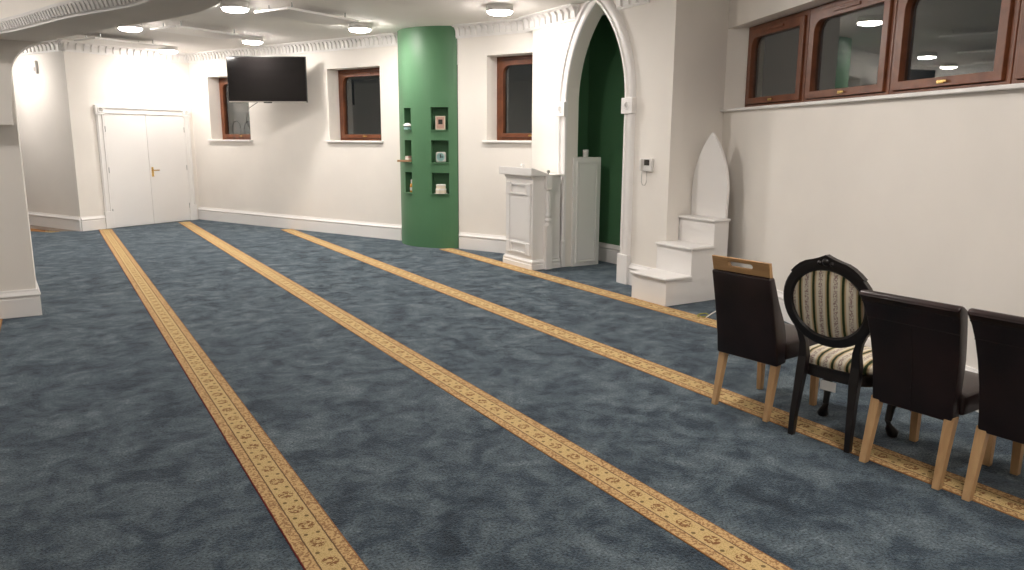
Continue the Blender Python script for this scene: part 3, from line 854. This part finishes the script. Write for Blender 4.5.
def scroll_chair(label, loc, rz):
    """brown leather chair with a rolled back top"""
    t = thing('dining_chair', label, 'chair', loc, rz, 'brown leather chairs')
    back = [(-.215, .325), (-.228, .42), (-.240, .55), (-.264, .67), (-.296, .77), (-.326, .84), (-.354, .884)]
    back += [(-.334 + .03 * cos(radians(a_)) , .896 + .022 * sin(radians(a_))) for a_ in (200, 160, 120, 80, 40)]
    back += [(-.272, .89), (-.242, .83), (-.208, .74), (-.178, .64), (-.16, .52), (-.15, .42), (-.145, .325)]
    hwf = lambda z: .202 + .034 * max(0, (z - .45)) / .45 + .006 * max(0, z - .8) / .1
    slab_back(back, hwf).build('backrest', 'leather', t, .010, smooth=True, seg=3)
    sm_ = MB(); sm_.tube([(-.298, y_ * hwf(.775), .775) for y_ in (-.99, -.5, 0, .5, .99)], .003, 6)
    sm_.tube([(x, 0, z) for x, z in back[:5]], .0025, 6)
    sm_.tube([(-.340, y_ * hwf(.86), .863) for y_ in (-.99, 0, .99)], .003, 6)
    sm_.build('seam', 'leather', t)
    leather_seat(.222, -.16, .275, .355, .475).build('seat', 'leather', t, .012, smooth=True)
    for sy in (-1, 1):
        leg((-.262, sy * .188, 0), (-.19, sy * .185, .35), .018, .024).build('leg', 'oak', t, .003)
        leg((.235, sy * .192, 0), (.23, sy * .192, .36), .018, .024).build('leg', 'oak', t, .003)
        cbk = MB(); cbk.bar([(.22, sy * .18, .285), (.215, sy * .172, .36)], [(.032, .032), (.05, .045)]); cbk.build('corner_block', 'leather', t, .004)
    return t

def oval_chair(label, loc, rz):
    t = thing('oval_back_chair', label, 'chair', loc, rz)
    ZC, A_, B_ = .79, .258, .243
    lean = lambda z: -.212 - (z - .42) * .21
    def xf(p): return (lean(p[2]) + p[0], p[1], p[2])
    n = 48
    # carved oval frame
    mb = MB(xf); loops = []
    sec = [(-.018, 0), (-.024, .012), (-.020, .03), (-.024, .046), (-.014, .058), (.014, .058), (.024, .046), (.020, .03), (.024, .012), (.018, 0)]
    for k in range(n + 1):
        a_ = 2 * pi * k / n
        loops.append([(d, (A_ - e) * cos(a_), ZC + (B_ - e) * sin(a_)) for d, e in sec])
    mb.loft(loops, cap=False); fr_ = mb.build('oval_frame', 'lacquer', t, smooth=True, weld=True)
    # crest carving
    mb = MB(xf)
    cr = []
    for k in range(13):
        a_ = radians(40 + 100 * k / 12); e = .008 + .008 * abs(cos((k - 6) * .8)) * (1 - abs(k - 6) / 7) + (.012 if k == 6 else 0)
        cr.append((a_, e))
    mb.loft([[(-.02, (A_ - .02) * cos(a_), ZC + (B_ - .02) * sin(a_)), (-.02, (A_ + e) * cos(a_), ZC + (B_ + e) * sin(a_)), (.02, (A_ + e) * cos(a_), ZC + (B_ + e) * sin(a_)), (.02, (A_ - .02) * cos(a_), ZC + (B_ - .02) * sin(a_))] for a_, e in cr])
    for dy, rr in ((0, .022), (-.035, .014), (.035, .014)):
        mb.lathe([(.001, -.034), (rr * .6, -.03), (rr, -.02), (rr, 0)], (0, dy, ZC + B_ - .012 - abs(dy) * .2), 12, 'x')
    mb.build('crest', 'lacquer', fr_, smooth=True)
    # upholstered pad, both sides domed
    for sgn in (-1, 1):
        mb = MB(xf); lp = []
        for q_, d in ((1.0, .008), (.97, .014), (.85, .021), (.6, .028), (.3, .031), (.01, .032)):
            lp.append([(sgn * d, (A_ - .053) * q_ * cos(2 * pi * k / n), ZC + (B_ - .053) * q_ * sin(2 * pi * k / n)) for k in range(n)])
        mb.loft(lp); mb.build('back_pad', 'brocade', t, smooth=True)
    # rear legs rising into stiles
    for sy in (-1, 1):
        pts = [(-.272, sy * .166, 0), (-.266, sy * .164, .12), (-.25, sy * .158, .26), (-.235, sy * .153, .38), (-.226, sy * .152, .46), (lean(.54), sy * .152, .54), (lean(.60), sy * .168, .60), (lean(.67), sy * .206, .67)]
        sz = [(.018, .016), (.020, .018), (.022, .021), (.024, .026), (.023, .026), (.020, .020), (.018, .018), (.014, .014)]
        MB().bar(pts, sz).build('leg', 'lacquer', t, .005)
    # cabriole front legs
    for sy in (-1, 1):
        pts = [(.13, sy * .18, .40), (.14, sy * .188, .36), (.162, sy * .202, .30), (.165, sy * .204, .25), (.145, sy * .19, .16), (.13, sy * .186, .09), (.135, sy * .195, .05), (.150, sy * .21, .02), (.152, sy * .212, 0)]
        MB().tube(pts[::-1], .02, 10, rs=[.026, .034, .024, .019, .022, .032, .038, .040, .03]).build('leg', 'lacquer', t, smooth=True)
    # seat rail and stuffed seat
    def plan(k, e=0.0):
        a_ = 2 * pi * k / n; cx_, cy_ = cos(a_), sin(a_)
        sx_, sy_ = abs(cx_) ** .6 * math.copysign(1, cx_), abs(cy_) ** .6 * math.copysign(1, cy_)
        return (-.01 + (.215 + e) * sx_, (.238 + e) * sy_ * (1 + .04 * sx_))
    mb = MB(); mb.loft([[(*plan(k, e), z) for k in range(n)] for e, z in ((-.03, .355), (-.002, .352), (.0, .37), (-.006, .395), (.0, .415), (-.02, .42))])
    mb.build('seat_rail', 'lacquer', t, smooth=True)
    mb = MB(); mb.loft([[(*plan(k, e), z) for k in range(n)] for e, z in ((-.012, .415), (-.004, .43), (-.004, .448), (-.015, .465), (-.05, .482), (-.12, .492), (-.2, .495))])
    mb.build('seat', 'brocade', t, smooth=True)
    tg = MB(); tg.box(-.215, -.213, -.04, .05, .288, .342); tg.build('paper_tag', 'paper', t)['label'] = 'white paper tag hanging under the seat'
    return t

rail_chair('dark brown leather dining chair with pale oak top rail, leftmost of the row', (3.775, 3.105, 0), radians(6))
oval_chair('black oval-back chair with striped cream and green upholstery', (3.795, 2.555, 0), radians(8))
scroll_chair('dark brown leather dining chair with rolled top, right of the striped oval chair', (3.785, 2.06, 0), radians(3))
scroll_chair('dark brown leather dining chair cut off by the right edge', (3.812, 1.545, 0), radians(3))
